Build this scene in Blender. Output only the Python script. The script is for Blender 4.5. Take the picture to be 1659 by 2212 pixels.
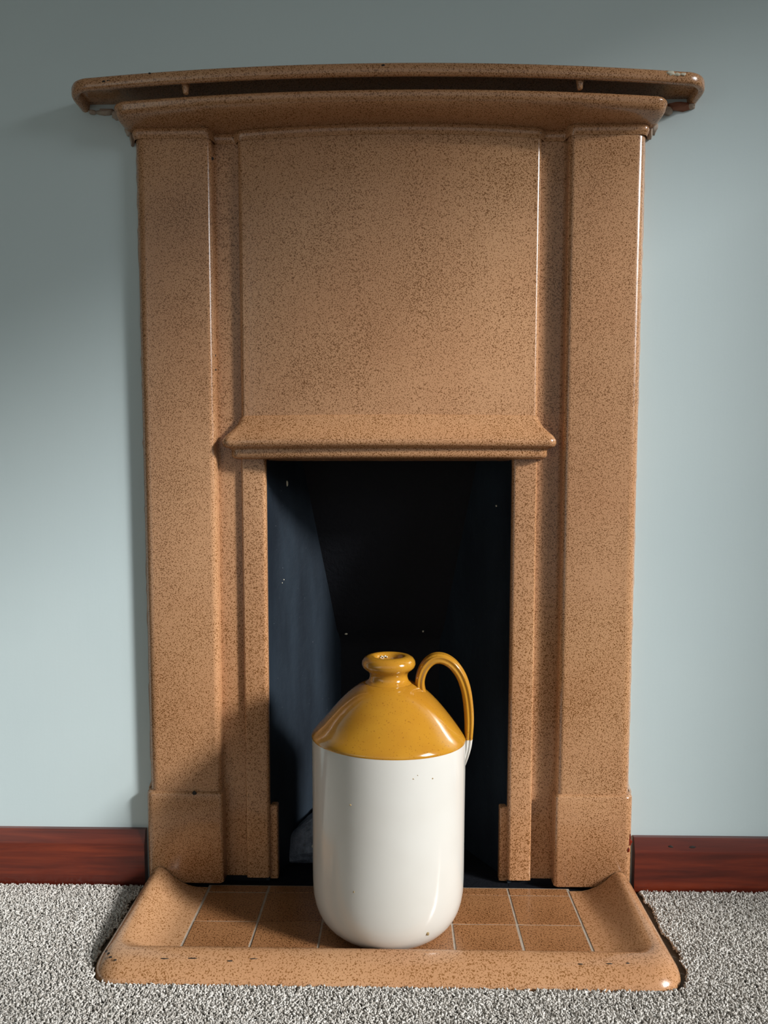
import bpy, bmesh, math, random
from mathutils import Vector, Matrix

# ------------------------------------------------------------------ clear
for o in list(bpy.data.objects):
    bpy.data.objects.remove(o, do_unlink=True)
S = bpy.context.scene
COL = S.collection
random.seed(7)

# ------------------------------------------------------------------ camera
def set_camera():
    yaw, pitch, roll = 0.0203, 0.0795, 0.0008
    cy, sy = math.cos(yaw), math.sin(yaw)
    r = Vector((cy, sy, 0)); f = Vector((-sy, cy, 0)); u = Vector((0, 0, 1))
    f2 = f * math.cos(pitch) - u * math.sin(pitch)
    u2 = u * math.cos(pitch) + f * math.sin(pitch)
    r3 = r * math.cos(roll) + u2 * math.sin(roll)
    u3 = u2 * math.cos(roll) - r * math.sin(roll)
    cd = bpy.data.cameras.new('camera'); co = bpy.data.objects.new('camera', cd)
    COL.objects.link(co)
    m = Matrix((r3, u3, -f2)).transposed().to_4x4()
    m.translation = Vector((0.0176, -1.2357, 0.6466))
    co.matrix_world = m
    cd.sensor_width = 36.0; cd.lens = 27.0; cd.shift_y = 0.0410
    cd.clip_start = 0.02
    S.camera = co
set_camera()

# ------------------------------------------------------------------ light
W = bpy.data.worlds.new('world'); S.world = W; W.use_nodes = True
bg = W.node_tree.nodes['Background']
bg.inputs['Color'].default_value = (1.0, 0.98, 0.94, 1)
bg.inputs['Strength'].default_value = 0.36

SUN_DIR = Vector((0.806, -0.430, 0.4075)).normalized()      # towards the low hazy sun outside the window
for nm, en, ang, colr in (('sun', 4.2, 8, (1.0, .985, .96)), ('sun_haze', 2.3, 30, (.93, .97, 1.0))):   # hazy disc and the glow around it
    sd = bpy.data.lights.new(nm, 'SUN'); sd.energy = en; sd.angle = math.radians(ang); sd.color = colr
    so = bpy.data.objects.new(nm, sd); COL.objects.link(so)
    so.rotation_euler = SUN_DIR.to_track_quat('Z', 'Y').to_euler(); so.location = (4, -2.2, 2.4)

vs = S.view_settings
vs.view_transform = 'Standard'; vs.look = 'None'; vs.gamma = 1.0
vs.exposure = 0.0; vs.use_curve_mapping = False

# ------------------------------------------------------------------ materials
def srgb(r, g, b):
    def c(v):
        v /= 255.0
        return v / 12.92 if v <= .04045 else ((v + .055) / 1.055) ** 2.4
    return (c(r), c(g), c(b), 1.0)

class NT:
    def __init__(s, name):
        s.m = bpy.data.materials.new(name); s.m.use_nodes = True
        s.t = s.m.node_tree; s.n = s.t.nodes; s.l = s.t.links
        s.b = s.n['Principled BSDF']
        s.co = s.n.new('ShaderNodeTexCoord').outputs['Object']
    def noise(s, scale, detail=2, rough=.5, co=None, dist=0.0):
        n = s.n.new('ShaderNodeTexNoise'); n.inputs['Scale'].default_value = scale
        n.inputs['Detail'].default_value = detail; n.inputs['Roughness'].default_value = rough
        n.inputs['Distortion'].default_value = dist
        s.l.new(co or s.co, n.inputs['Vector']); return n.outputs['Fac']
    def mapping(s, scale=(1, 1, 1), loc=(0, 0, 0)):
        n = s.n.new('ShaderNodeMapping'); n.inputs['Scale'].default_value = scale
        n.inputs['Location'].default_value = loc
        s.l.new(s.co, n.inputs['Vector']); return n.outputs['Vector']
    def ramp(s, fac, stops):
        n = s.n.new('ShaderNodeValToRGB'); e = n.color_ramp.elements
        while len(e) < len(stops): e.new(0.5)
        for i, (p, c) in enumerate(stops):
            e[i].position = p; e[i].color = c if len(c) == 4 else (*c, 1)
        s.l.new(fac, n.inputs['Fac']); return n.outputs['Color']
    def mix(s, fac, a, b, mode='MIX'):
        n = s.n.new('ShaderNodeMix'); n.data_type = 'RGBA'; n.blend_type = mode
        for v, i in ((fac, 0), (a, 6), (b, 7)):
            if isinstance(v, (int, float, tuple)): n.inputs[i].default_value = v
            else: s.l.new(v, n.inputs[i])
        return n.outputs[2]
    def math(s, op, a, b=0.0):
        n = s.n.new('ShaderNodeMath'); n.operation = op
        for v, i in ((a, 0), (b, 1)):
            if isinstance(v, (int, float)): n.inputs[i].default_value = v
            else: s.l.new(v, n.inputs[i])
        return n.outputs[0]
    def bump(s, h, strength=.2, dist=.001):
        n = s.n.new('ShaderNodeBump'); n.inputs['Strength'].default_value = strength
        n.inputs['Distance'].default_value = dist
        s.l.new(h, n.inputs['Height']); s.l.new(n.outputs['Normal'], s.b.inputs['Normal'])
    def col(s, c):
        if isinstance(c, tuple): s.b.inputs['Base Color'].default_value = c
        else: s.l.new(c, s.b.inputs['Base Color'])
        return s
    def set(s, rough=.5, spec=.5, coat=0.0, coat_r=.05):
        s.b.inputs['Roughness'].default_value = rough
        s.b.inputs['Specular IOR Level'].default_value = spec
        s.b.inputs['Coat Weight'].default_value = coat
        s.b.inputs['Coat Roughness'].default_value = coat_r
        return s

BLACK4 = (0, 0, 0, 1); WHITE4 = (1, 1, 1, 1)

def glaze(name, base, base2, speck, scale=600.0, thr=.565, rough=.22, coat=.25, wob=.25):
    """mottled salt glaze: tan body with wormy brown flecks"""
    k = NT(name)
    dens = k.noise(9.0, 2)
    f = k.noise(scale, 1.0, .5, dist=.6)
    f = k.math('ADD', f, k.math('MULTIPLY', k.math('SUBTRACT', dens, .5), .16))
    mask = k.ramp(f, [(thr - .025, BLACK4), (thr + .03, WHITE4)])
    big = k.noise(4.0, 3)
    c = k.mix(k.ramp(big, [(.35, BLACK4), (.65, WHITE4)]), base, base2)
    c = k.mix(mask, c, speck)
    k.col(c).set(rough, .5, coat, .06)
    k.bump(k.noise(70.0, 2), wob, .0008)
    return k.m

TAN, TAN2, FLECK = srgb(191, 146, 107), srgb(184, 136, 98), srgb(120, 78, 40)
M = {}
M['glaze'] = glaze('speckled_tan_glaze', TAN, TAN2, FLECK)
M['glaze_hearth'] = glaze('speckled_tan_hearth_glaze', TAN, TAN2, srgb(136, 92, 52), scale=480, thr=.58, rough=.2)
M['tile'] = glaze('hearth_tile_glaze', srgb(166, 118, 78), srgb(154, 106, 68), srgb(98, 60, 28), scale=480, thr=.575, rough=.3, coat=.1)

k = NT('wall_paint')
c = k.mix(k.ramp(k.noise(2.2, 3), [(.35, BLACK4), (.7, WHITE4)]), srgb(202, 217, 219), srgb(197, 213, 216))
k.col(c).set(.48, .4)
br = k.noise(60.0, 3, .6, k.mapping((1, 1, .12)))
k.bump(k.math('ADD', br, k.math('MULTIPLY', k.noise(260.0, 2), .5)), .10, .001)
M['wall'] = k.m
M['room'] = NT('room_paint').col(srgb(176, 182, 178)).set(.7).m
M['white_paint'] = NT('white_gloss_paint').col(srgb(225, 224, 218)).set(.35).m

k = NT('mahogany_stain')
g = k.noise(26.0, 5, .62, k.mapping((.12, 1, 2.2)), .5)
g2 = k.noise(120.0, 3, .6, k.mapping((.04, 1, 1)))
c = k.ramp(g, [(.30, srgb(58, 20, 14)), (.5, srgb(96, 34, 20)), (.72, srgb(132, 52, 26))])
c = k.mix(k.math('MULTIPLY', g2, .35), c, srgb(60, 20, 14))
k.col(c).set(.32, .5, .3, .15); k.bump(g2, .15, .0006)
M['wood'] = k.m

k = NT('fireback_black_lit')  # black paint for the cheeks, their sunlight put into a lighter, bluer tone
c = k.mix(k.ramp(k.noise(14.0, 4, .6, k.mapping((1, 1, .25))), [(.35, BLACK4), (.7, WHITE4)]), (.008, .012, .018, 1), (.018, .027, .038, 1))
c = k.mix(k.ramp(k.noise(420.0, 1), [(.795, BLACK4), (.83, WHITE4)]), c, (.2, .22, .24, 1))
k.col(c).set(.5, .3); k.bump(k.noise(55.0, 4, .65), .35, .0025)
M['black'] = k.m
k = NT('fireback_black_shaded')  # darker copy of the black, with the shade of the opening in its colour
k.col((.007, .008, .011, 1)).set(.65, .15); k.bump(k.noise(90.0, 4, .7), .6, .003)
M['shaded_black'] = k.m
k = NT('clinker_lit')  # sunlit look of the lump put into a lighter blue-grey colour
c = k.ramp(k.noise(60.0, 4, .7), [(.3, (.045, .058, .082, 1)), (.72, (.24, .29, .38, 1))])
k.col(c).set(.4, .5); k.bump(k.noise(110.0, 5, .7), .8, .004)
M['clinker'] = k.m
M['chip'] = NT('pale_plaster_chip').col(srgb(205, 200, 180)).set(.6).m
M['dark_chip'] = NT('dark_chip').col((.012, .009, .007, 1)).set(.7).m

k = NT('cream_stoneware_glaze')
c = k.mix(k.ramp(k.noise(5.0, 3), [(.35, BLACK4), (.7, WHITE4)]), srgb(208, 206, 200), srgb(200, 196, 188))
c = k.mix(k.ramp(k.noise(48.0, 1.5), [(.775, BLACK4), (.80, WHITE4)]), c, srgb(176, 160, 130))
k.col(c).set(.16, .5, .3, .04); k.bump(k.noise(13.0, 2), .18, .003)
M['cream'] = k.m
k = NT('amber_stoneware_glaze')
c = k.mix(k.ramp(k.noise(16.0, 3), [(.35, BLACK4), (.7, WHITE4)]), srgb(184, 132, 38), srgb(172, 118, 34))
c = k.mix(k.ramp(k.noise(420.0, 1), [(.66, BLACK4), (.73, WHITE4)]), c, srgb(146, 96, 28))
k.col(c).set(.14, .5, .5, .04); k.bump(k.noise(22.0, 2), .14, .002)
M['amber'] = k.m

k = NT('grout')
c = k.mix(k.noise(90.0, 3), srgb(188, 180, 168), srgb(150, 128, 106)); k.col(c).set(.85, .2)
M['grout'] = k.m
k = NT('carpet_backing')
k.col(srgb(104, 97, 88)).set(.95, .1); k.bump(k.noise(400.0, 2), .6, .002)
M['backing'] = k.m
k = NT('carpet_yarn')
oi = k.n.new('ShaderNodeObjectInfo')
c = k.ramp(oi.outputs['Random'], [(.0, srgb(140, 134, 126)), (.25, srgb(178, 173, 166)), (.6, srgb(204, 200, 194)), (1.0, srgb(220, 217, 212))])
k.col(c).set(.9, .15)
M['yarn'] = k.m
k = NT('plaster_filler')
c = k.mix(k.noise(120.0, 3), srgb(196, 190, 180), srgb(150, 120, 95)); k.col(c).set(.7, .3); k.bump(k.noise(300.0, 3), .5, .001)
M['filler'] = k.m
k = NT('pink_mortar'); k.col(srgb(150, 104, 84)).set(.85, .2); k.bump(k.noise(250.0, 3), .6, .001)
M['mortar'] = k.m
M['speck'] = NT('brown_glaze_speck').col(srgb(160, 138, 100)).set(.3).m
M['stain'] = NT('mahogany_drip').col(srgb(120, 36, 16)).set(.25).m

# ------------------------------------------------------------------ mesh helpers
def link(name, me, mat, parent=None):
    o = bpy.data.objects.new(name, me); COL.objects.link(o)
    if mat: me.materials.append(mat)
    if parent: o.parent = parent
    return o

def finish(bm, name, mat, parent=None, ang=38, smooth=True):
    bmesh.ops.remove_doubles(bm, verts=bm.verts, dist=1e-6)
    bmesh.ops.recalc_face_normals(bm, faces=bm.faces)
    for f in bm.faces: f.smooth = smooth
    for e in bm.edges:
        if len(e.link_faces) == 2 and e.calc_face_angle(0) > math.radians(ang): e.smooth = False
    me = bpy.data.meshes.new(name); bm.to_mesh(me); bm.free()
    return link(name, me, mat, parent)

def loft(rings, name, mat, parent=None, closed=False, cap=False, ang=38):
    """skin a list of equally long point rings"""
    bm = bmesh.new()
    vs = [[bm.verts.new(p) for p in r] for r in rings]
    n = len(rings[0])
    for a, b in zip(vs, vs[1:]):
        for i in range(n if closed else n - 1):
            j = (i + 1) % n
            try: bm.faces.new((a[i], a[j], b[j], b[i]))
            except ValueError: pass
    if cap:
        bm.faces.new(vs[0][::-1]); bm.faces.new(vs[-1])
    return finish(bm, name, mat, parent, ang)

def box(bm, x0, x1, y0, y1, z0, z1):
    v = [bm.verts.new((x, y, z)) for x in (x0, x1) for y in (y0, y1) for z in (z0, z1)]
    for f in ((0, 1, 3, 2), (4, 6, 7, 5), (0, 4, 5, 1), (2, 3, 7, 6), (0, 2, 6, 4), (1, 5, 7, 3)):
        bm.faces.new([v[i] for i in f])
    return v

def boxes(name, lst, mat, parent=None, bev=0.0):
    bm = bmesh.new()
    for b in lst: box(bm, *b)
    if bev: bmesh.ops.bevel(bm, geom=list(bm.edges), offset=bev, segments=2, affect='EDGES', profile=.5)
    return finish(bm, name, mat, parent)

def thing(name, label, cat, loc=(0, 0, 0), group=None):
    o = bpy.data.objects.new(name, None); COL.objects.link(o); o.location = loc
    o.empty_display_size = .05
    o['label'] = label; o['category'] = cat
    if group: o['group'] = group
    return o
def tag(o, label, cat, group=None):
    o['label'] = label; o['category'] = cat
    if group: o['group'] = group
    return o
def struct(o, label, cat):
    o['kind'] = 'structure'; o['label'] = label; o['category'] = cat; return o

def outline(w, f, rc, z, n=60, m=9, yb=.006, uw=None):
    """plan line of a bow-fronted slab: wall -> left side -> round corner -> front -> right -> wall"""
    a = w - rc
    pts = [(-w, yb, z)]
    for i in range(m):
        t = math.radians(90 * i / m)
        x = -a - rc * math.cos(t)
        pts.append((x, f(-a) + rc * (1 - math.sin(t)), z))
    for i in range(n + 1):
        x = -a + 2 * a * i / n
        pts.append((x, f(x if uw is None else x * uw / a), z))
    for i in range(m):
        t = math.radians(90 * (i + 1) / m)
        pts.append((a + rc * math.sin(t), f(a) + rc * (1 - math.cos(t)), z))
    pts.append((w, yb, z))
    return pts
def to_wall(r, yb=.006, z=None): return [(p[0], yb, p[2] if z is None else z) for p in r]

def blob(name, mat, parent, loc, size, seed, flat=.35, sub=2):
    rnd = random.Random(seed); bm = bmesh.new()
    bmesh.ops.create_icosphere(bm, subdivisions=sub, radius=1.0)
    for v in bm.verts:
        s = 1 + rnd.uniform(-.28, .28)
        v.co = Vector((v.co.x * size[0] * s, v.co.y * size[1] * s, v.co.z * size[2] * s))
    o = finish(bm, name, mat, parent, 60)
    o.location = loc
    return o

# ------------------------------------------------------------------ room shell
XL, XR, YB, ZC = -2.0, 2.2, -3.4, 2.45
HX, HZ = .262, .735                      # hole in the chimney breast for the fire
struct(boxes('wall_back', [(XL, -HX, 0, .12, -.02, ZC), (HX, XR, 0, .12, -.02, ZC), (-HX, HX, 0, .12, HZ, ZC)], M['wall']),
       'smooth wall painted pale blue grey behind the fireplace', 'wall')
# right-hand wall with the window that lets the low sun in
WY0, WY1, WZ0, WZ1 = -1.98, -.87, .70, 2.20
struct(boxes('wall_right', [(XR, XR + .2, WY1, .12, -.02, ZC), (XR, XR + .2, YB, WY0, -.02, ZC),
                            (XR, XR + .2, WY0, WY1, -.02, WZ0), (XR, XR + .2, WY0, WY1, WZ1, ZC)], M['room']),
       'plain side wall with a window opening', 'wall')
struct(boxes('wall_left', [(XL - .12, XL, YB, .12, -.02, ZC)], M['room']), 'plain painted side wall', 'wall')
struct(boxes('ceiling', [(XL, XR, YB, .12, ZC, ZC + .1)], M['room']), 'plain flat ceiling', 'ceiling')
fl = struct(boxes('floor', [(XL, XR, YB, .0, -.04, -.009)], M['backing']), 'floor under the grey carpet', 'floor')
wf = boxes('window_1', [(XR + .03, XR + .09, WY0, WY1, WZ0, WZ0 + .04), (XR + .03, XR + .09, WY0, WY1, WZ1 - .04, WZ1),
                        (XR + .03, XR + .09, WY0, WY0 + .04, WZ0 + .04, WZ1 - .04), (XR + .03, XR + .09, WY1 - .04, WY1, WZ0 + .04, WZ1 - .04)], M['white_paint'])
struct(wf, 'white painted window frame in the side wall', 'window')
boxes('window_sill', [(XR - .06, XR + .2, WY0 - .04, WY1 + .04, WZ0 - .03, WZ0)], M['white_paint'], wf, .004)

def baseboard(name, x0, x1, h, label):
    prof = [(0.004, -.008), (-.015, -.008), (-.0155, h - .026), (-.0145, h - .021), (-.0095, h - .003), (-.008, h), (.004, h)]
    rings = [[(x0, y, z) for y, z in prof]]
    rings.append([(x1, y, z) for y, z in prof])
    return struct(loft(rings, name, M['wood'], closed=True, cap=True, ang=20), label, 'baseboard')
baseboard('baseboard_left', XL, -.4035, .0885, 'dark red mahogany skirting board ending at the plinth that lies in the jug shadow')
bbr = baseboard('baseboard_right', .4035, XR, .0835, 'dark red mahogany skirting board with dents, beside the plinth with red drips')
for q, (x, z, s) in enumerate(((.462, .075, .0035), (.497, .074, .0045))):
    o = blob('dent', M['dark_chip'], bbr, (x, -.0125, z - .005), (s * 1.4, .0008, s * .6), 40 + q, sub=1)

# ------------------------------------------------------------------ fireplace surround
sur = thing('fireplace_surround', 'mottled tan glazed ceramic fireplace surround with a bow-fronted mantel shelf', 'fireplace', (0, 0, 0))
YP, YS, YJ = -.022, -.001, -.009          # faces of pillars, recessed strips, jambs

def post(x0, x1, yf, ri, ro, z, ins=0.0, yb=.02, m=6):
    """closed plan of a post with rounded front corners, x0 inner, x1 outer"""
    x0 += ins; x1 -= ins; yf += ins
    p = [(x0, yb, z)]
    for i in range(m + 1):
        t = math.radians(90 * i / m); p.append((x0 + ri - ri * math.cos(t), yf + ri - ri * math.sin(t), z))
    for i in range(m + 1):
        t = math.radians(90 * i / m); p.append((x1 - ro + ro * math.sin(t), yf + ro - ro * math.cos(t), z))
    p.append((x1, yb, z)); return p
def mir(r): return [(-x, y, z) for x, y, z in r]

for s in (1, -1):
    fx = (lambda r: r) if s > 0 else mir
    loft([fx(post(.2735, .392, YP, .010, .017, z)) for z in (.15, 1.20)], 'pillar', M['glaze'], sur, True, True)
    loft([fx(post(.2700, .3965, YP - .005, .006, .015, z, i)) for z, i in ((.006, .002), (.008, 0), (.155, 0), (.1585, .0012), (.160, .0042))],
         'plinth', M['glaze'], sur, True, True, 50)
    loft([fx(post(.228, .280, YS, .001, .001, z)) for z in (.008, 1.20)], 'recess_strip', M['glaze'], sur, True, True)
    loft([fx(post(.1965, .2355, YJ, .006, .004, z)) for z in (.008, .702)], 'jamb', M['glaze'], sur, True, True)
    loft([fx(post(.1845, .2005, .001, .003, .002, z, i, .016)) for z, i in ((.002, 0), (.126, 0), (.128, .002))],
         'jamb_stop', M['glaze'], sur, True, True)

def bow(c, e, w): return lambda x: -(e + (c - e) * (1 - min(1, abs(x) / w) ** 2))
PANEL = bow(.030, .011, .235)
loft([outline(.2345, PANEL, .009, z) for z in (.755, 1.20)], 'overmantel_panel', M['glaze'], sur)

def lift(f, d): return lambda x: f(x) - d
lint = [(.768, .2350, .0), (.766, .2360, .0025), (.762, .2375, .0045), (.756, .2400, .0070), (.749, .2445, .0110),
        (.742, .2510, .0170), (.735, .2575, .0225), (.729, .2610, .0255), (.724, .2615, .0262), (.7195, .2600, .0245),
        (.7170, .2565, .0210), (.7160, .2520, .0165), (.7150, .2500, .0145), (.7130, .2495, .0140), (.7060, .2495, .0143),
        (.7030, .2485, .0132), (.7010, .2465, .0110), (.7000, .2430, .0070)]
R = [outline(w, lift(PANEL, d), .014, z) for z, w, d in lint]
loft([to_wall(R[0])] + R + [to_wall(R[-1], .03, .6985)], 'lintel', M['glaze'], sur, ang=42)

# frieze: bead that follows the fronts below, then a cove out to the lip
def sstep(a, b, x):
    t = max(0, min(1, (x - a) / (b - a))); return t * t * (3 - 2 * t)
def front_below(x):
    a = abs(x)
    y = PANEL(min(a, .233))
    y += (YS - y) * sstep(.231, .239, a)
    y += (YP - y) * sstep(.268, .276, a)
    return y
LIP = bow(.083, .056, .40)
fr = [(1.186, .3925, .0005, 0), (1.1905, .3940, .0030, 0), (1.1945, .3950, .0045, 0), (1.1985, .3942, .0035, 0), (1.2008, .3932, .0022, 0)]
cove = []
for i in range(1, 9):
    t = math.radians(90 * i / 8)
    cove.append((1.2010 + .0150 * (1 - math.cos(t)), math.sin(t)))
R = []
for z, w, d, b in fr: R.append(outline(w, lift(front_below, d), .012, z, n=150, uw=.3805))
for z, b in cove:
    w = .3935 + .0185 * b
    f = (lambda bb: lambda x: front_below(x * .3805 / (.412 - .018)) * (1 - bb) + LIP(x) * bb)(b)
    R.append(outline(w, f, .012 + .012 * b, z, n=150))
for z, w, d in ((1.2185, .4135, .0012), (1.2215, .4135, .0012), (1.2240, .4120, .0), (1.2250, .4090, -.003)):
    R.append(outline(w, lift(LIP, d), .024, z, n=150))
R.append(outline(.4035, lift(LIP, -.0085), .02, 1.2240, n=150))
R.append(outline(.3990, lift(LIP, -.0130), .02, 1.2180, n=150))
R.append(outline(.3850, lift(LIP, -.0300), .02, 1.2080, n=150))
loft(R + [to_wall(R[-1])], 'frieze', M['glaze'], sur, ang=60)

SH = bow(.101, .069, .44)
def so_(d, z): return [(x - .005, y, zz) for x, y, zz in outline(.473 - d, lift(SH, -d), .040 - min(d, .03), z, n=80, m=12)]
R = [so_(.013, 1.2475), so_(.012, 1.2400), so_(.009, 1.2367), so_(.005, 1.2358), so_(.0015, 1.2372), so_(0, 1.2400), so_(0, 1.2480),
     so_(.0012, 1.2512), so_(.004, 1.2532), so_(.009, 1.2540)]
shelf = loft([to_wall(R[0])] + R + [to_wall(R[-1])], 'mantel_shelf', M['glaze'], sur, ang=60)
for x in (-.296, .276):                                          # little kiln studs under the shelf
    y = SH(x) + .016
    rr = []
    for z, r in ((1.2480, .0085), (1.2400, .0062), (1.2330, .0048), (1.2285, .0042), (1.2265, .0030), (1.2258, .001)):
        rr.append([(x + r * math.cos(a * math.tau / 14), y + r * math.sin(a * math.tau / 14), z) for a in range(14)])
    loft(rr, 'stud', M['glaze'], shelf, True, True)
# chips in the glaze of the shelf
for q, (x, dz, s, mat) in enumerate(((.405, 1.2475, .0055, 'chip'), (.415, 1.2465, .0045, 'chip'), (.424, 1.2470, .0040, 'chip'),
                                     (-.415, 1.2445, .0040, 'dark_chip'), (-.408, 1.2448, .0028, 'dark_chip'), (-.007, 1.2480, .0025, 'dark_chip'), (-.345, 1.2505, .002, 'dark_chip'))):
    a = .475 - .040
    blob('glaze_chip', M[mat], shelf, (x, SH(x) + .0002, dz), (s, .0012, s * .55), 70 + q, sub=2)
# filler where shelf and frieze meet the wall
for q, (x, z, sx, sz, mat) in enumerate(((.441, 1.2345, .017, .006, 'mortar'), (.425, 1.2285, .008, .006, 'filler'), (.461, 1.235, .006, .004, 'filler'),
                                         (-.440, 1.2350, .015, .004, 'filler'), (-.424, 1.229, .007, .006, 'filler'), (-.460, 1.2345, .006, .003, 'filler'),
                                         (.4045, 1.207, .006, .012, 'filler'), (.399, 1.195, .004, .010, 'filler'), (-.4045, 1.207, .006, .010, 'filler'), (-.399, 1.193, .004, .010, 'filler'))):
    blob('filler_lump', M[mat], sur, (x, -.003, z), (sx, .007, sz), 90 + q)
# thin ragged line of filler along each pillar
for s in (1, -1):
    rnd = random.Random(5 + s); bm = bmesh.new(); prev = None
    for i in range(90):
        z = .012 + (1.19 - .012) * i / 89
        x = (.392 if z > .16 else .3965) - .001
        w = .0030 + rnd.uniform(0, .0028)
        cur = [bm.verts.new((s * x, .002, z)), bm.verts.new((s * x, -.004, z)), bm.verts.new((s * (x + w * .6), -.0025, z)), bm.verts.new((s * (x + w), .002, z))]
        if prev:
            for a in range(3): bm.faces.new((prev[a], prev[a + 1], cur[a + 1], cur[a]))
        prev = cur
    finish(bm, 'filler_line', M['filler'] if s > 0 else M['glaze'], sur)
for q, (x, z, sx, sz) in enumerate(((.3925, .0825, .0035, .006), (.3895, .070, .0022, .004), (.3925, .090, .0012, .006))):
    blob('paint_drip', M['stain'], sur, (x, -.0252 if q == 1 else -.0226, z), (sx, .0014, sz), 120 + q)
for q, (x, y, z, s) in enumerate(((-.3155, YP - .0045, .159, .0035), (-.2738, -.010, .862, .002), (-.2738, -.012, 1.16, .003), (-.2738, -.010, .84, .002))):
    blob('glaze_nick', M['dark_chip'], sur, (x, y, z), (s, .0012, s * .9), 140 + q)

for s in (1, -1):                                                # dark strip standing in for shade in the gap under the surround
    loft([[(s * x, y, z) for x, y in ((.20, -.0195), (.39, -.0195), (.39, .02), (.20, .02))] for z in (-.02, -.0012)]
         + [[(s * x, y, z) for x, y in ((.20, -.0008), (.39, -.0008), (.39, .02), (.20, .02))] for z in (-.0012, .012)],
         'gap_shade_strip', M['shaded_black'], sur, True, True)

# ------------------------------------------------------------------ fireback
fb = thing('fireback', 'black painted fireback with splayed cheeks inside the fire opening', 'fireback', (0, 0, 0))
def sheet(name, pts_grid, mat, parent):
    o = loft(pts_grid, name, mat, parent)
    return o
def solid_sheet(name, grid, off, mat, parent):
    """sheet given thickness along a fixed offset"""
    bm = bmesh.new()
    A = [[bm.verts.new(p) for p in r] for r in grid]
    B = [[bm.verts.new(Vector(p) + Vector(off)) for p in r] for r in grid]
    R_, C_ = len(grid), len(grid[0])
    for i in range(R_ - 1):
        for j in range(C_ - 1):
            bm.faces.new((A[i][j], A[i][j + 1], A[i + 1][j + 1], A[i + 1][j]))
            bm.faces.new((B[i][j], B[i + 1][j], B[i + 1][j + 1], B[i][j + 1]))
    for i in range(R_ - 1):
        for j in (0, C_ - 1): bm.faces.new((A[i][j], A[i + 1][j], B[i + 1][j], B[i][j]))
    for j in range(C_ - 1):
        for i in (0, R_ - 1): bm.faces.new((A[i][j], A[i][j + 1], B[i][j + 1], B[i][j]))
    return finish(bm, name, mat, parent, 50)
# plan line of a cheek, from the jamb back; first bit is the rounded black return
cheek_plan = [(-.1985, -.0025), (-.1965, .004), (-.195, .014), (-.1905, .026), (-.183, .042), (-.160, .082), (-.135, .125), (-.112, .165), (-.093, .200), (-.088, .212)]
for s in (1, -1):
    grid = [[(-s * x, y, z) for x, y in cheek_plan] for z in [.0 + .74 * i / 12 for i in range(13)]]
    solid_sheet('cheek', grid, (s * .04, .012, 0), M['black'], fb)
def back_y(z):
    if z < .355: return .200
    if z < .39: return .200 - .012 * ((z - .355) / .035) ** 2
    return .188 - (z - .39) * .29
zs = [0, .1, .2, .3, .35, .36, .37, .38, .39, .42, .5, .58, .66, .74]
solid_sheet('back_wall', [[(x, back_y(z), z) for x in [-.21 + .42 * i / 10 for i in range(11)]] for z in zs], (0, .03, 0), M['shaded_black'], fb)
boxes('throat', [(-.225, .225, .012, .24, .735, .75)], M['shaded_black'], fb)
boxes('fire_floor', [(-.25, .25, -.0195, .24, -.03, -.0015)], M['shaded_black'], fb)
for q, (x, y, z, sx, sz) in enumerate(((-.172, .060, .662, .0022, .0065), (-.142, .112, .683, .0028, .0030), (-.135, .122, .675, .001, .001),
                                       (-.082, .186, .383, .0035, .0022), (.062, .186, .388, .0016, .0022), (.178, .047, .625, .0016, .0022),
                                       (-.178, .051, .50, .0012, .0012), (-.180, .047, .495, .0009, .0012))):
    blob('paint_chip', M['chip'], fb, (x, y, z), (sx, .0012, sz), 160 + q, sub=1)

# faceted lump lying in the fire behind the jug
rnd = random.Random(21); bm = bmesh.new()
pts = [(-.052, 0, -.001), (.052, .004, -.001), (.05, .06, -.001), (-.05, .055, -.001), (-.054, .0, .012), (-.050, .002, .044), (-.042, .012, .052), (-.006, .0, .082), (.008, .004, .086), (.030, .01, .070), (.052, .008, .03),
       (-.040, .05, .05), (.0, .055, .080), (.045, .055, .05), (-.03, -.012, .02), (.012, -.016, .03), (-.008, -.008, .062), (.03, -.01, .01)]
vv = [bm.verts.new(p) for p in pts]
bmesh.ops.convex_hull(bm, input=vv)
bmesh.ops.subdivide_edges(bm, edges=list(bm.edges), cuts=2, use_grid_fill=True)
for v in bm.verts: v.co += Vector((rnd.uniform(-1, 1), rnd.uniform(-1, 1), rnd.uniform(-1, 1) * (.3 if v.co.z < .004 else 1))) * .0016
lump = finish(bm, 'clinker_lump', M['clinker'], None, 30, smooth=False)
lump.location = (-.128, .062, -.001)
tag(lump, 'jagged dark blue-black clinker lump lying in the fire behind the jug', 'clinker')
blob('white_fleck', M['chip'], lump, (-.004, -.013, .036), (.0022, .0015, .003), 200, sub=1)

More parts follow.
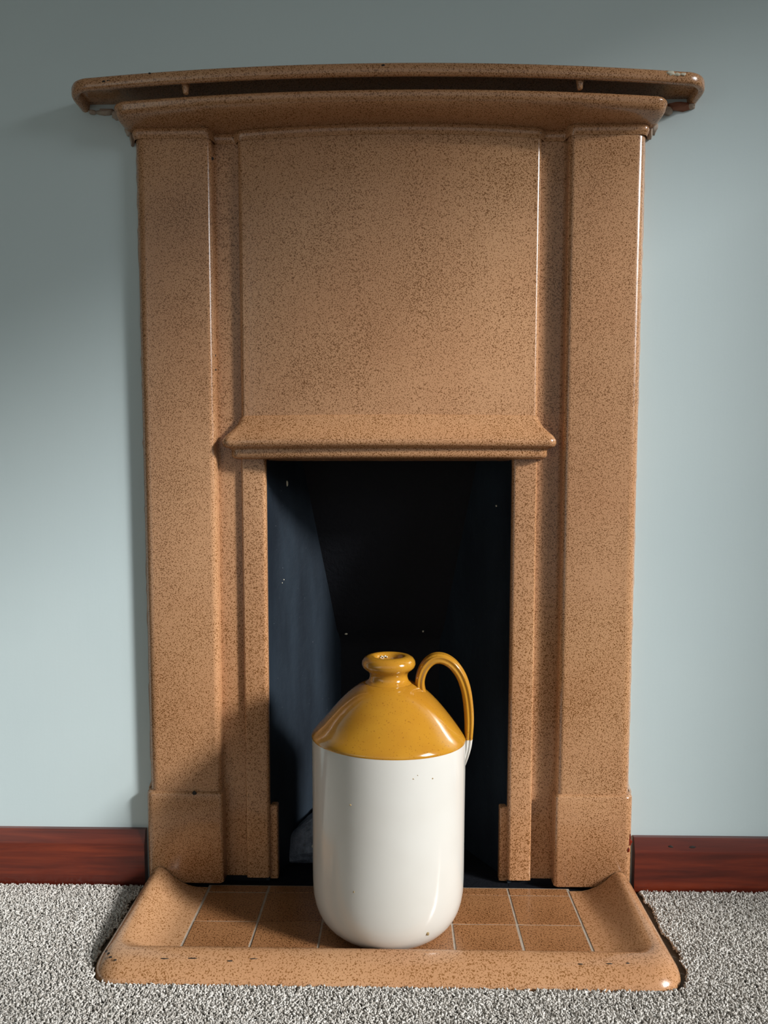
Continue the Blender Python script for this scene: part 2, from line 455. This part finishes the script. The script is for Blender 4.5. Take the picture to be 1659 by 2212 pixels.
# ------------------------------------------------------------------ hearth
he = thing('hearth', 'low tiled hearth with raised rounded tan glazed kerb set in the carpet', 'hearth', (0, 0, 0))
def kerb_ring(w, yf, rc, zb, zf, ns=14, nc=10, nf=30, ybk=-.0285):
    """U-shaped line: back left -> front left corner -> front -> back right"""
    p = []
    for i in range(ns):
        t = i / ns; y = ybk + (yf + rc - ybk) * t
        p.append((-w, y, zb + (zf - zb) * t))
    for i in range(nc):
        t = math.radians(90 * i / nc)
        p.append((-w + rc - rc * math.cos(t), yf + rc - rc * math.sin(t), zf))
    for i in range(nf + 1):
        p.append((-w + rc + 2 * (w - rc) * i / nf, yf, zf))
    q = [(-x, y, z) for x, y, z in reversed(p[:ns + nc])]
    return p + q
kr = [  # half width, front line, corner radius, height at back, height at front
    (.2950, -.2030, .004, -.020, -.020), (.2950, -.2030, .004, .0010, .0010), (.3150, -.2055, .006, .0016, .0014), (.3260, -.2085, .008, .0042, .0034),
    (.3400, -.2125, .010, .0100, .0080), (.3530, -.2165, .014, .0195, .0138), (.3625, -.2200, .018, .0290, .0178),
    (.3700, -.2235, .022, .0335, .0198), (.3755, -.2285, .026, .0345, .0205), (.3805, -.2350, .030, .0325, .0198),
    (.3850, -.2430, .034, .0285, .0180), (.3895, -.2520, .038, .0220, .0145), (.3940, -.2610, .042, .0140, .0090), (.3985, -.2690, .046, .0050, .0020), (.4010, -.2730, .048, -.0050, -.0060), (.4010, -.2730, .048, -.0200, -.0200)]
loft([kerb_ring(*a) for a in kr], 'kerb', M['glaze_hearth'], he, ang=60)
for q, (x, y, z, sx, sy) in enumerate(((-.379, -.2400, .0178, .0022, .003), (-.374, -.2460, .0165, .003, .0022), (-.366, -.2500, .0150, .002, .0016), (-.384, -.2350, .0178, .002, .0035),
                                        (-.300, -.2470, .0158, .006, .001), (-.262, -.2460, .0160, .007, .001), (-.210, -.2490, .0150, .005, .001), (-.180, -.2455, .0162, .008, .0009), (.262, -.2470, .0158, .004, .001), (.300, -.2460, .0162, .005, .001), (.325, -.2450, .0166, .003, .001))):
    blob('scuff', M['dark_chip'], he, (x, y, z + .0006), (sx, sy, .0009), 240 + q, sub=1)
boxes('grout_bed', [(-.2955, .2955, -.2045, -.0195, -.022, .0002)], M['grout'], he)
TS = .0976
rows = [(-.0215, -.0420), (-.0434, -.1264), (-.1276, -.2040)]
tiles = {}
rnd = random.Random(3)
for ri, (ya, yb_) in enumerate(rows):
    hw, hd = (TS - .0030) / 2, (ya - yb_) / 2
    bm = bmesh.new(); box(bm, -hw, hw, -hd, hd, -.012, 0)
    bmesh.ops.bevel(bm, geom=[e for e in bm.edges if all(v.co.z > -.001 for v in e.verts)], offset=.0008, segments=2, affect='EDGES')
    base = finish(bm, 'tile', M['tile'], he); me = base.data
    for c in range(6):
        o = base if c == 0 else base.copy()
        if c: COL.objects.link(o)
        o.parent = he
        o.location = ((c - 2.5) * TS, (ya + yb_) / 2, .0010 + rnd.uniform(-.0003, .0003))
        o.rotation_euler = (rnd.uniform(-.002, .002), rnd.uniform(-.002, .002), rnd.uniform(-.003, .003))

# ------------------------------------------------------------------ stoneware jug
jug = thing('stoneware_jug', 'large stoneware flagon, cream below and amber glazed above, with a strap handle', 'jug', (.002, -.1215, .0012))
def spin(prof, name, mat, parent, n=96, wob=0.0, seed=1, tilt=False):
    rnd = random.Random(seed); ph = [rnd.uniform(0, 6.28) for _ in range(4)]
    rings = []
    for r, z in prof:
        ring = []
        for i in range(n):
            a = math.tau * i / n
            k_ = 1 + wob * (math.sin(2 * a + ph[0] + z * 9) + .6 * math.sin(3 * a + ph[1] - z * 14)) * min(1, r / .1)
            dz = 0.0
            if tilt and z > .2:                      # the dip line of the amber glaze is not quite level
                dz = (.0085 * (.5 - .5 * math.sin(a)) - .0025 * math.cos(a) - .003) * (1 - sstep(0, .03, abs(z - ZG)))
            ring.append((r * k_ * math.cos(a), r * k_ * math.sin(a), z + dz))
        rings.append(ring)
    return loft(rings, name, mat, parent, True, True, 40)
ZG = .2850
body = [(.0720, .0), (.0770, .0008), (.0850, .0045), (.0920, .0100), (.0980, .0165), (.1030, .0240), (.1070, .0330), (.1098, .0430), (.1118, .0560), (.1126, .0750), (.1127, .0950),
        (.1127, .12), (.1128, .18), (.1132, .23), (.1135, .265), (.1136, ZG - .006), (.1134, ZG)]
bd = spin(body, 'body', M['cream'], jug, wob=.0035, tilt=True)
for q, (px, z, sx, sz) in enumerate(((.034, .262, .0022, .0016), (.040, .266, .0016, .0012), (.060, .258, .0030, .0018), (.056, .036, .0022, .0030), (-.050, .222, .0020, .0014), (-.046, .100, .0012, .0012))):
    r_ = .1128 if z > .06 else .1085
    blob('glaze_speck', M['speck'], bd, (px, -math.sqrt(r_ * r_ - px * px), z), (sx, .0009, sz), 260 + q, sub=1)
shoulder = [(.1136, ZG - .0012), (.1140, ZG + .0006), (.1134, ZG + .0026), (.1108, ZG + .0070), (.1050, ZG + .0148), (.0965, ZG + .0252), (.0890, ZG + .0345), (.0815, ZG + .0435), (.0735, ZG + .0525), (.0650, ZG + .0612),
            (.0575, ZG + .0680), (.0500, ZG + .0740), (.0430, ZG + .0785), (.0375, ZG + .0812), (.0335, ZG + .0827)]
spin(shoulder, 'shoulder', M['amber'], jug, wob=.0015, tilt=True)
neck = [(.0345, ZG + .0805), (.0345, ZG + .0826), (.0325, ZG + .0842), (.0300, ZG + .0860), (.0285, ZG + .0890), (.0278, ZG + .0925), (.0285, ZG + .0960), (.0310, ZG + .0995),
        (.0350, ZG + .1022), (.0382, ZG + .1055), (.0396, ZG + .1100), (.0388, ZG + .1145), (.0360, ZG + .1185), (.0315, ZG + .1212), (.0265, ZG + .1222), (.0225, ZG + .1215), (.0200, ZG + .1190), (.0180, ZG + .1140), (.0168, ZG + .1050), (.0165, ZG + .0860), (.001, ZG + .085)]
nk = spin(neck, 'neck', M['amber'], jug, 72)
for q in range(5):
    a = 1.75 + .16 * q
    blob('crumb', M['chip'], nk, (.0172 * math.cos(a), .0172 * math.sin(a), ZG + .116 + .0012 * (q % 2)), (.0016, .0014, .0016), 220 + q, sub=1)

def catmull(P, per=8):
    out = []
    for i in range(len(P) - 1):
        p0, p1, p2, p3 = P[max(i - 1, 0)], P[i], P[i + 1], P[min(i + 2, len(P) - 1)]
        for j in range(per):
            t = j / per
            out.append(tuple(.5 * (2 * b + (c - a) * t + (2 * a - 5 * b + 4 * c - d) * t * t + (-a + 3 * b - 3 * c + d) * t ** 3) for a, b, c, d in zip(p0, p1, p2, p3)))
    out.append(tuple(P[-1])); return out
def strap(path, name, mat, parent, n=48):
    """path rows: x, z, half thickness, half width; grooved strap swept in the XZ plane"""
    rings = []
    for i, (x, z, ht, hw) in enumerate(path):
        a = path[max(i - 1, 0)]; b = path[min(i + 1, len(path) - 1)]
        t = Vector((b[0] - a[0], 0, b[1] - a[1])).normalized(); nrm = Vector((-t.z, 0, t.x))
        ring = []
        for k_ in range(n):
            u = math.tau * k_ / n
            cu, su = math.cos(u), math.sin(u)
            px = math.copysign(abs(cu) ** .75, cu); py = math.copysign(abs(su) ** .75, su)
            d = ht * px
            if cu > .25: d -= ht * .24 * (.5 - .5 * math.cos(max(-1, min(1, py)) * math.pi * 4)) * min(1, (cu - .25) * 2.5)
            p = Vector((x, 0, z)) - nrm * d * -1
            ring.append((p.x, hw * py * (1 - .16 * math.exp(-(px / .28) ** 2)), p.z))
        rings.append(ring)
    return loft(rings, name, mat, parent, True, True, 70)
# x, z, half thickness, half width (jug axis at x = 0)
hp = [(.054, ZG + .053, .0100, .0150), (.0475, ZG + .068, .0082, .0145), (.0462, ZG + .086, .0072, .0138), (.0520, ZG + .104, .0074, .0136), (.0640, ZG + .1165, .0078, .0136), (.0790, ZG + .1180, .0080, .0136),
      (.0940, ZG + .1095, .0080, .0136), (.1055, ZG + .0940, .0078, .0136), (.1130, ZG + .0740, .0076, .0136), (.1172, ZG + .0500, .0074, .0136), (.1188, ZG + .0250, .0070, .0140), (.1180, ZG - .0010, .0062, .0145)]
strap(catmull(hp), 'handle', M['amber'], jug)
hf = [(.1180, ZG - .0008, .0062, .0145), (.1170, ZG - .0120, .0056, .0150), (.1150, ZG - .0240, .0046, .0140), (.1125, ZG - .0360, .0034, .0110), (.1105, ZG - .046, .0020, .006)]
strap(catmull(hf), 'handle_foot', M['cream'], jug)

# ------------------------------------------------------------------ carpet pile (real loops, uncountable)
def carpet():
    bm = bmesh.new()
    X0, X1, Y0, Y1 = -.95, .95, -.85, -.016
    step = .01
    hole = [(-.412, .412, -.276, .0)]
    nx, ny = int((X1 - X0) / step), int((Y1 - Y0) / step)
    def inside(x, y):
        ax = abs(x); g = .4115 if x > 0 else .4065        # the cut edge stands a little off the kerb on one side
        g += .0022 * math.sin(y * 61) + .0012 * math.sin(y * 163 + 1)
        if y > -.2735 and ax < g:
            if ax > g - .05 and y < -.2235:     # round corners of the cut-out
                return (ax - g + .05) ** 2 + (y + .2235) ** 2 < .05 ** 2
            return True
        return False
    grid = {}
    def V(i, j):
        if (i, j) not in grid: grid[(i, j)] = bm.verts.new((X0 + i * step, Y0 + j * step, -.0085))
        return grid[(i, j)]
    # fine cells near the cut-out come from splitting, so only keep cells fully outside it
    for i in range(nx):
        for j in range(ny):
            cs = [(X0 + (i + a) * step, Y0 + (j + b) * step) for a in (0, 1) for b in (0, 1)]
            ins = [inside(*c_) for c_ in cs]
            if all(ins): continue
            if not any(ins):
                bm.faces.new((V(i, j), V(i + 1, j), V(i + 1, j + 1), V(i, j + 1)))
            else:
                sub = 8; h = step / sub
                for a in range(sub):
                    for b in range(sub):
                        x, y = X0 + i * step + a * h, Y0 + j * step + b * h
                        if not inside(x + h / 2, y + h / 2):
                            bm.faces.new([bm.verts.new((x + p * h, y + q * h, -.0085)) for p, q in ((0, 0), (1, 0), (1, 1), (0, 1))])
    me = bpy.data.meshes.new('carpet_pile'); bm.to_mesh(me); bm.free()
    ob = link('carpet_pile', me, M['backing'])
    # one tuft
    tb = bmesh.new(); bmesh.ops.create_icosphere(tb, subdivisions=1, radius=1.0)
    for v in tb.verts: v.co = Vector((v.co.x * .00130, v.co.y * .00115 + .0005 * v.co.z ** 2, v.co.z * .0032))
    for f in tb.faces: f.smooth = True
    tm = bpy.data.meshes.new('tuft'); tb.to_mesh(tm); tb.free(); tm.materials.append(M['yarn'])
    ng = bpy.data.node_groups.new('pile', 'GeometryNodeTree')
    ng.interface.new_socket('Geometry', in_out='INPUT', socket_type='NodeSocketGeometry')
    ng.interface.new_socket('Geometry', in_out='OUTPUT', socket_type='NodeSocketGeometry')
    N, L = ng.nodes, ng.links
    gi, go = N.new('NodeGroupInput'), N.new('NodeGroupOutput')
    dp = N.new('GeometryNodeDistributePointsOnFaces'); dp.distribute_method = 'RANDOM'; dp.inputs['Density'].default_value = 270000
    ip = N.new('GeometryNodeInstanceOnPoints')
    tuft_ob = bpy.data.objects.new('tuft', tm)
    oi = N.new('GeometryNodeObjectInfo'); oi.inputs['Object'].default_value = tuft_ob
    oi.inputs['As Instance'].default_value = True
    rv = N.new('FunctionNodeRandomValue'); rv.data_type = 'FLOAT_VECTOR'
    rv.inputs[0].default_value = (-1.05, -1.05, -3.14); rv.inputs[1].default_value = (1.05, 1.05, 3.14)
    rs = N.new('FunctionNodeRandomValue'); rs.data_type = 'FLOAT'
    rs.inputs[2].default_value = .75; rs.inputs[3].default_value = 1.25; rs.inputs['Seed'].default_value = 4
    sp = N.new('GeometryNodeSetPosition')
    rz = N.new('FunctionNodeRandomValue'); rz.data_type = 'FLOAT_VECTOR'; rz.inputs['Seed'].default_value = 9
    rz.inputs[0].default_value = (0, 0, .0035); rz.inputs[1].default_value = (0, 0, .0068)
    L.new(gi.outputs[0], dp.inputs['Mesh']); L.new(dp.outputs['Points'], sp.inputs['Geometry']); L.new(rz.outputs[0], sp.inputs['Offset'])
    L.new(sp.outputs['Geometry'], ip.inputs['Points'])
    L.new(oi.outputs['Geometry'], ip.inputs['Instance'])
    L.new(rv.outputs[0], ip.inputs['Rotation']); L.new(rs.outputs[1], ip.inputs['Scale'])
    L.new(ip.outputs['Instances'], go.inputs[0])
    md = ob.modifiers.new('pile', 'NODES'); md.node_group = ng
    ob['kind'] = 'stuff'
    tag(ob, 'grey flecked loop pile carpet around the hearth', 'carpet')
carpet()
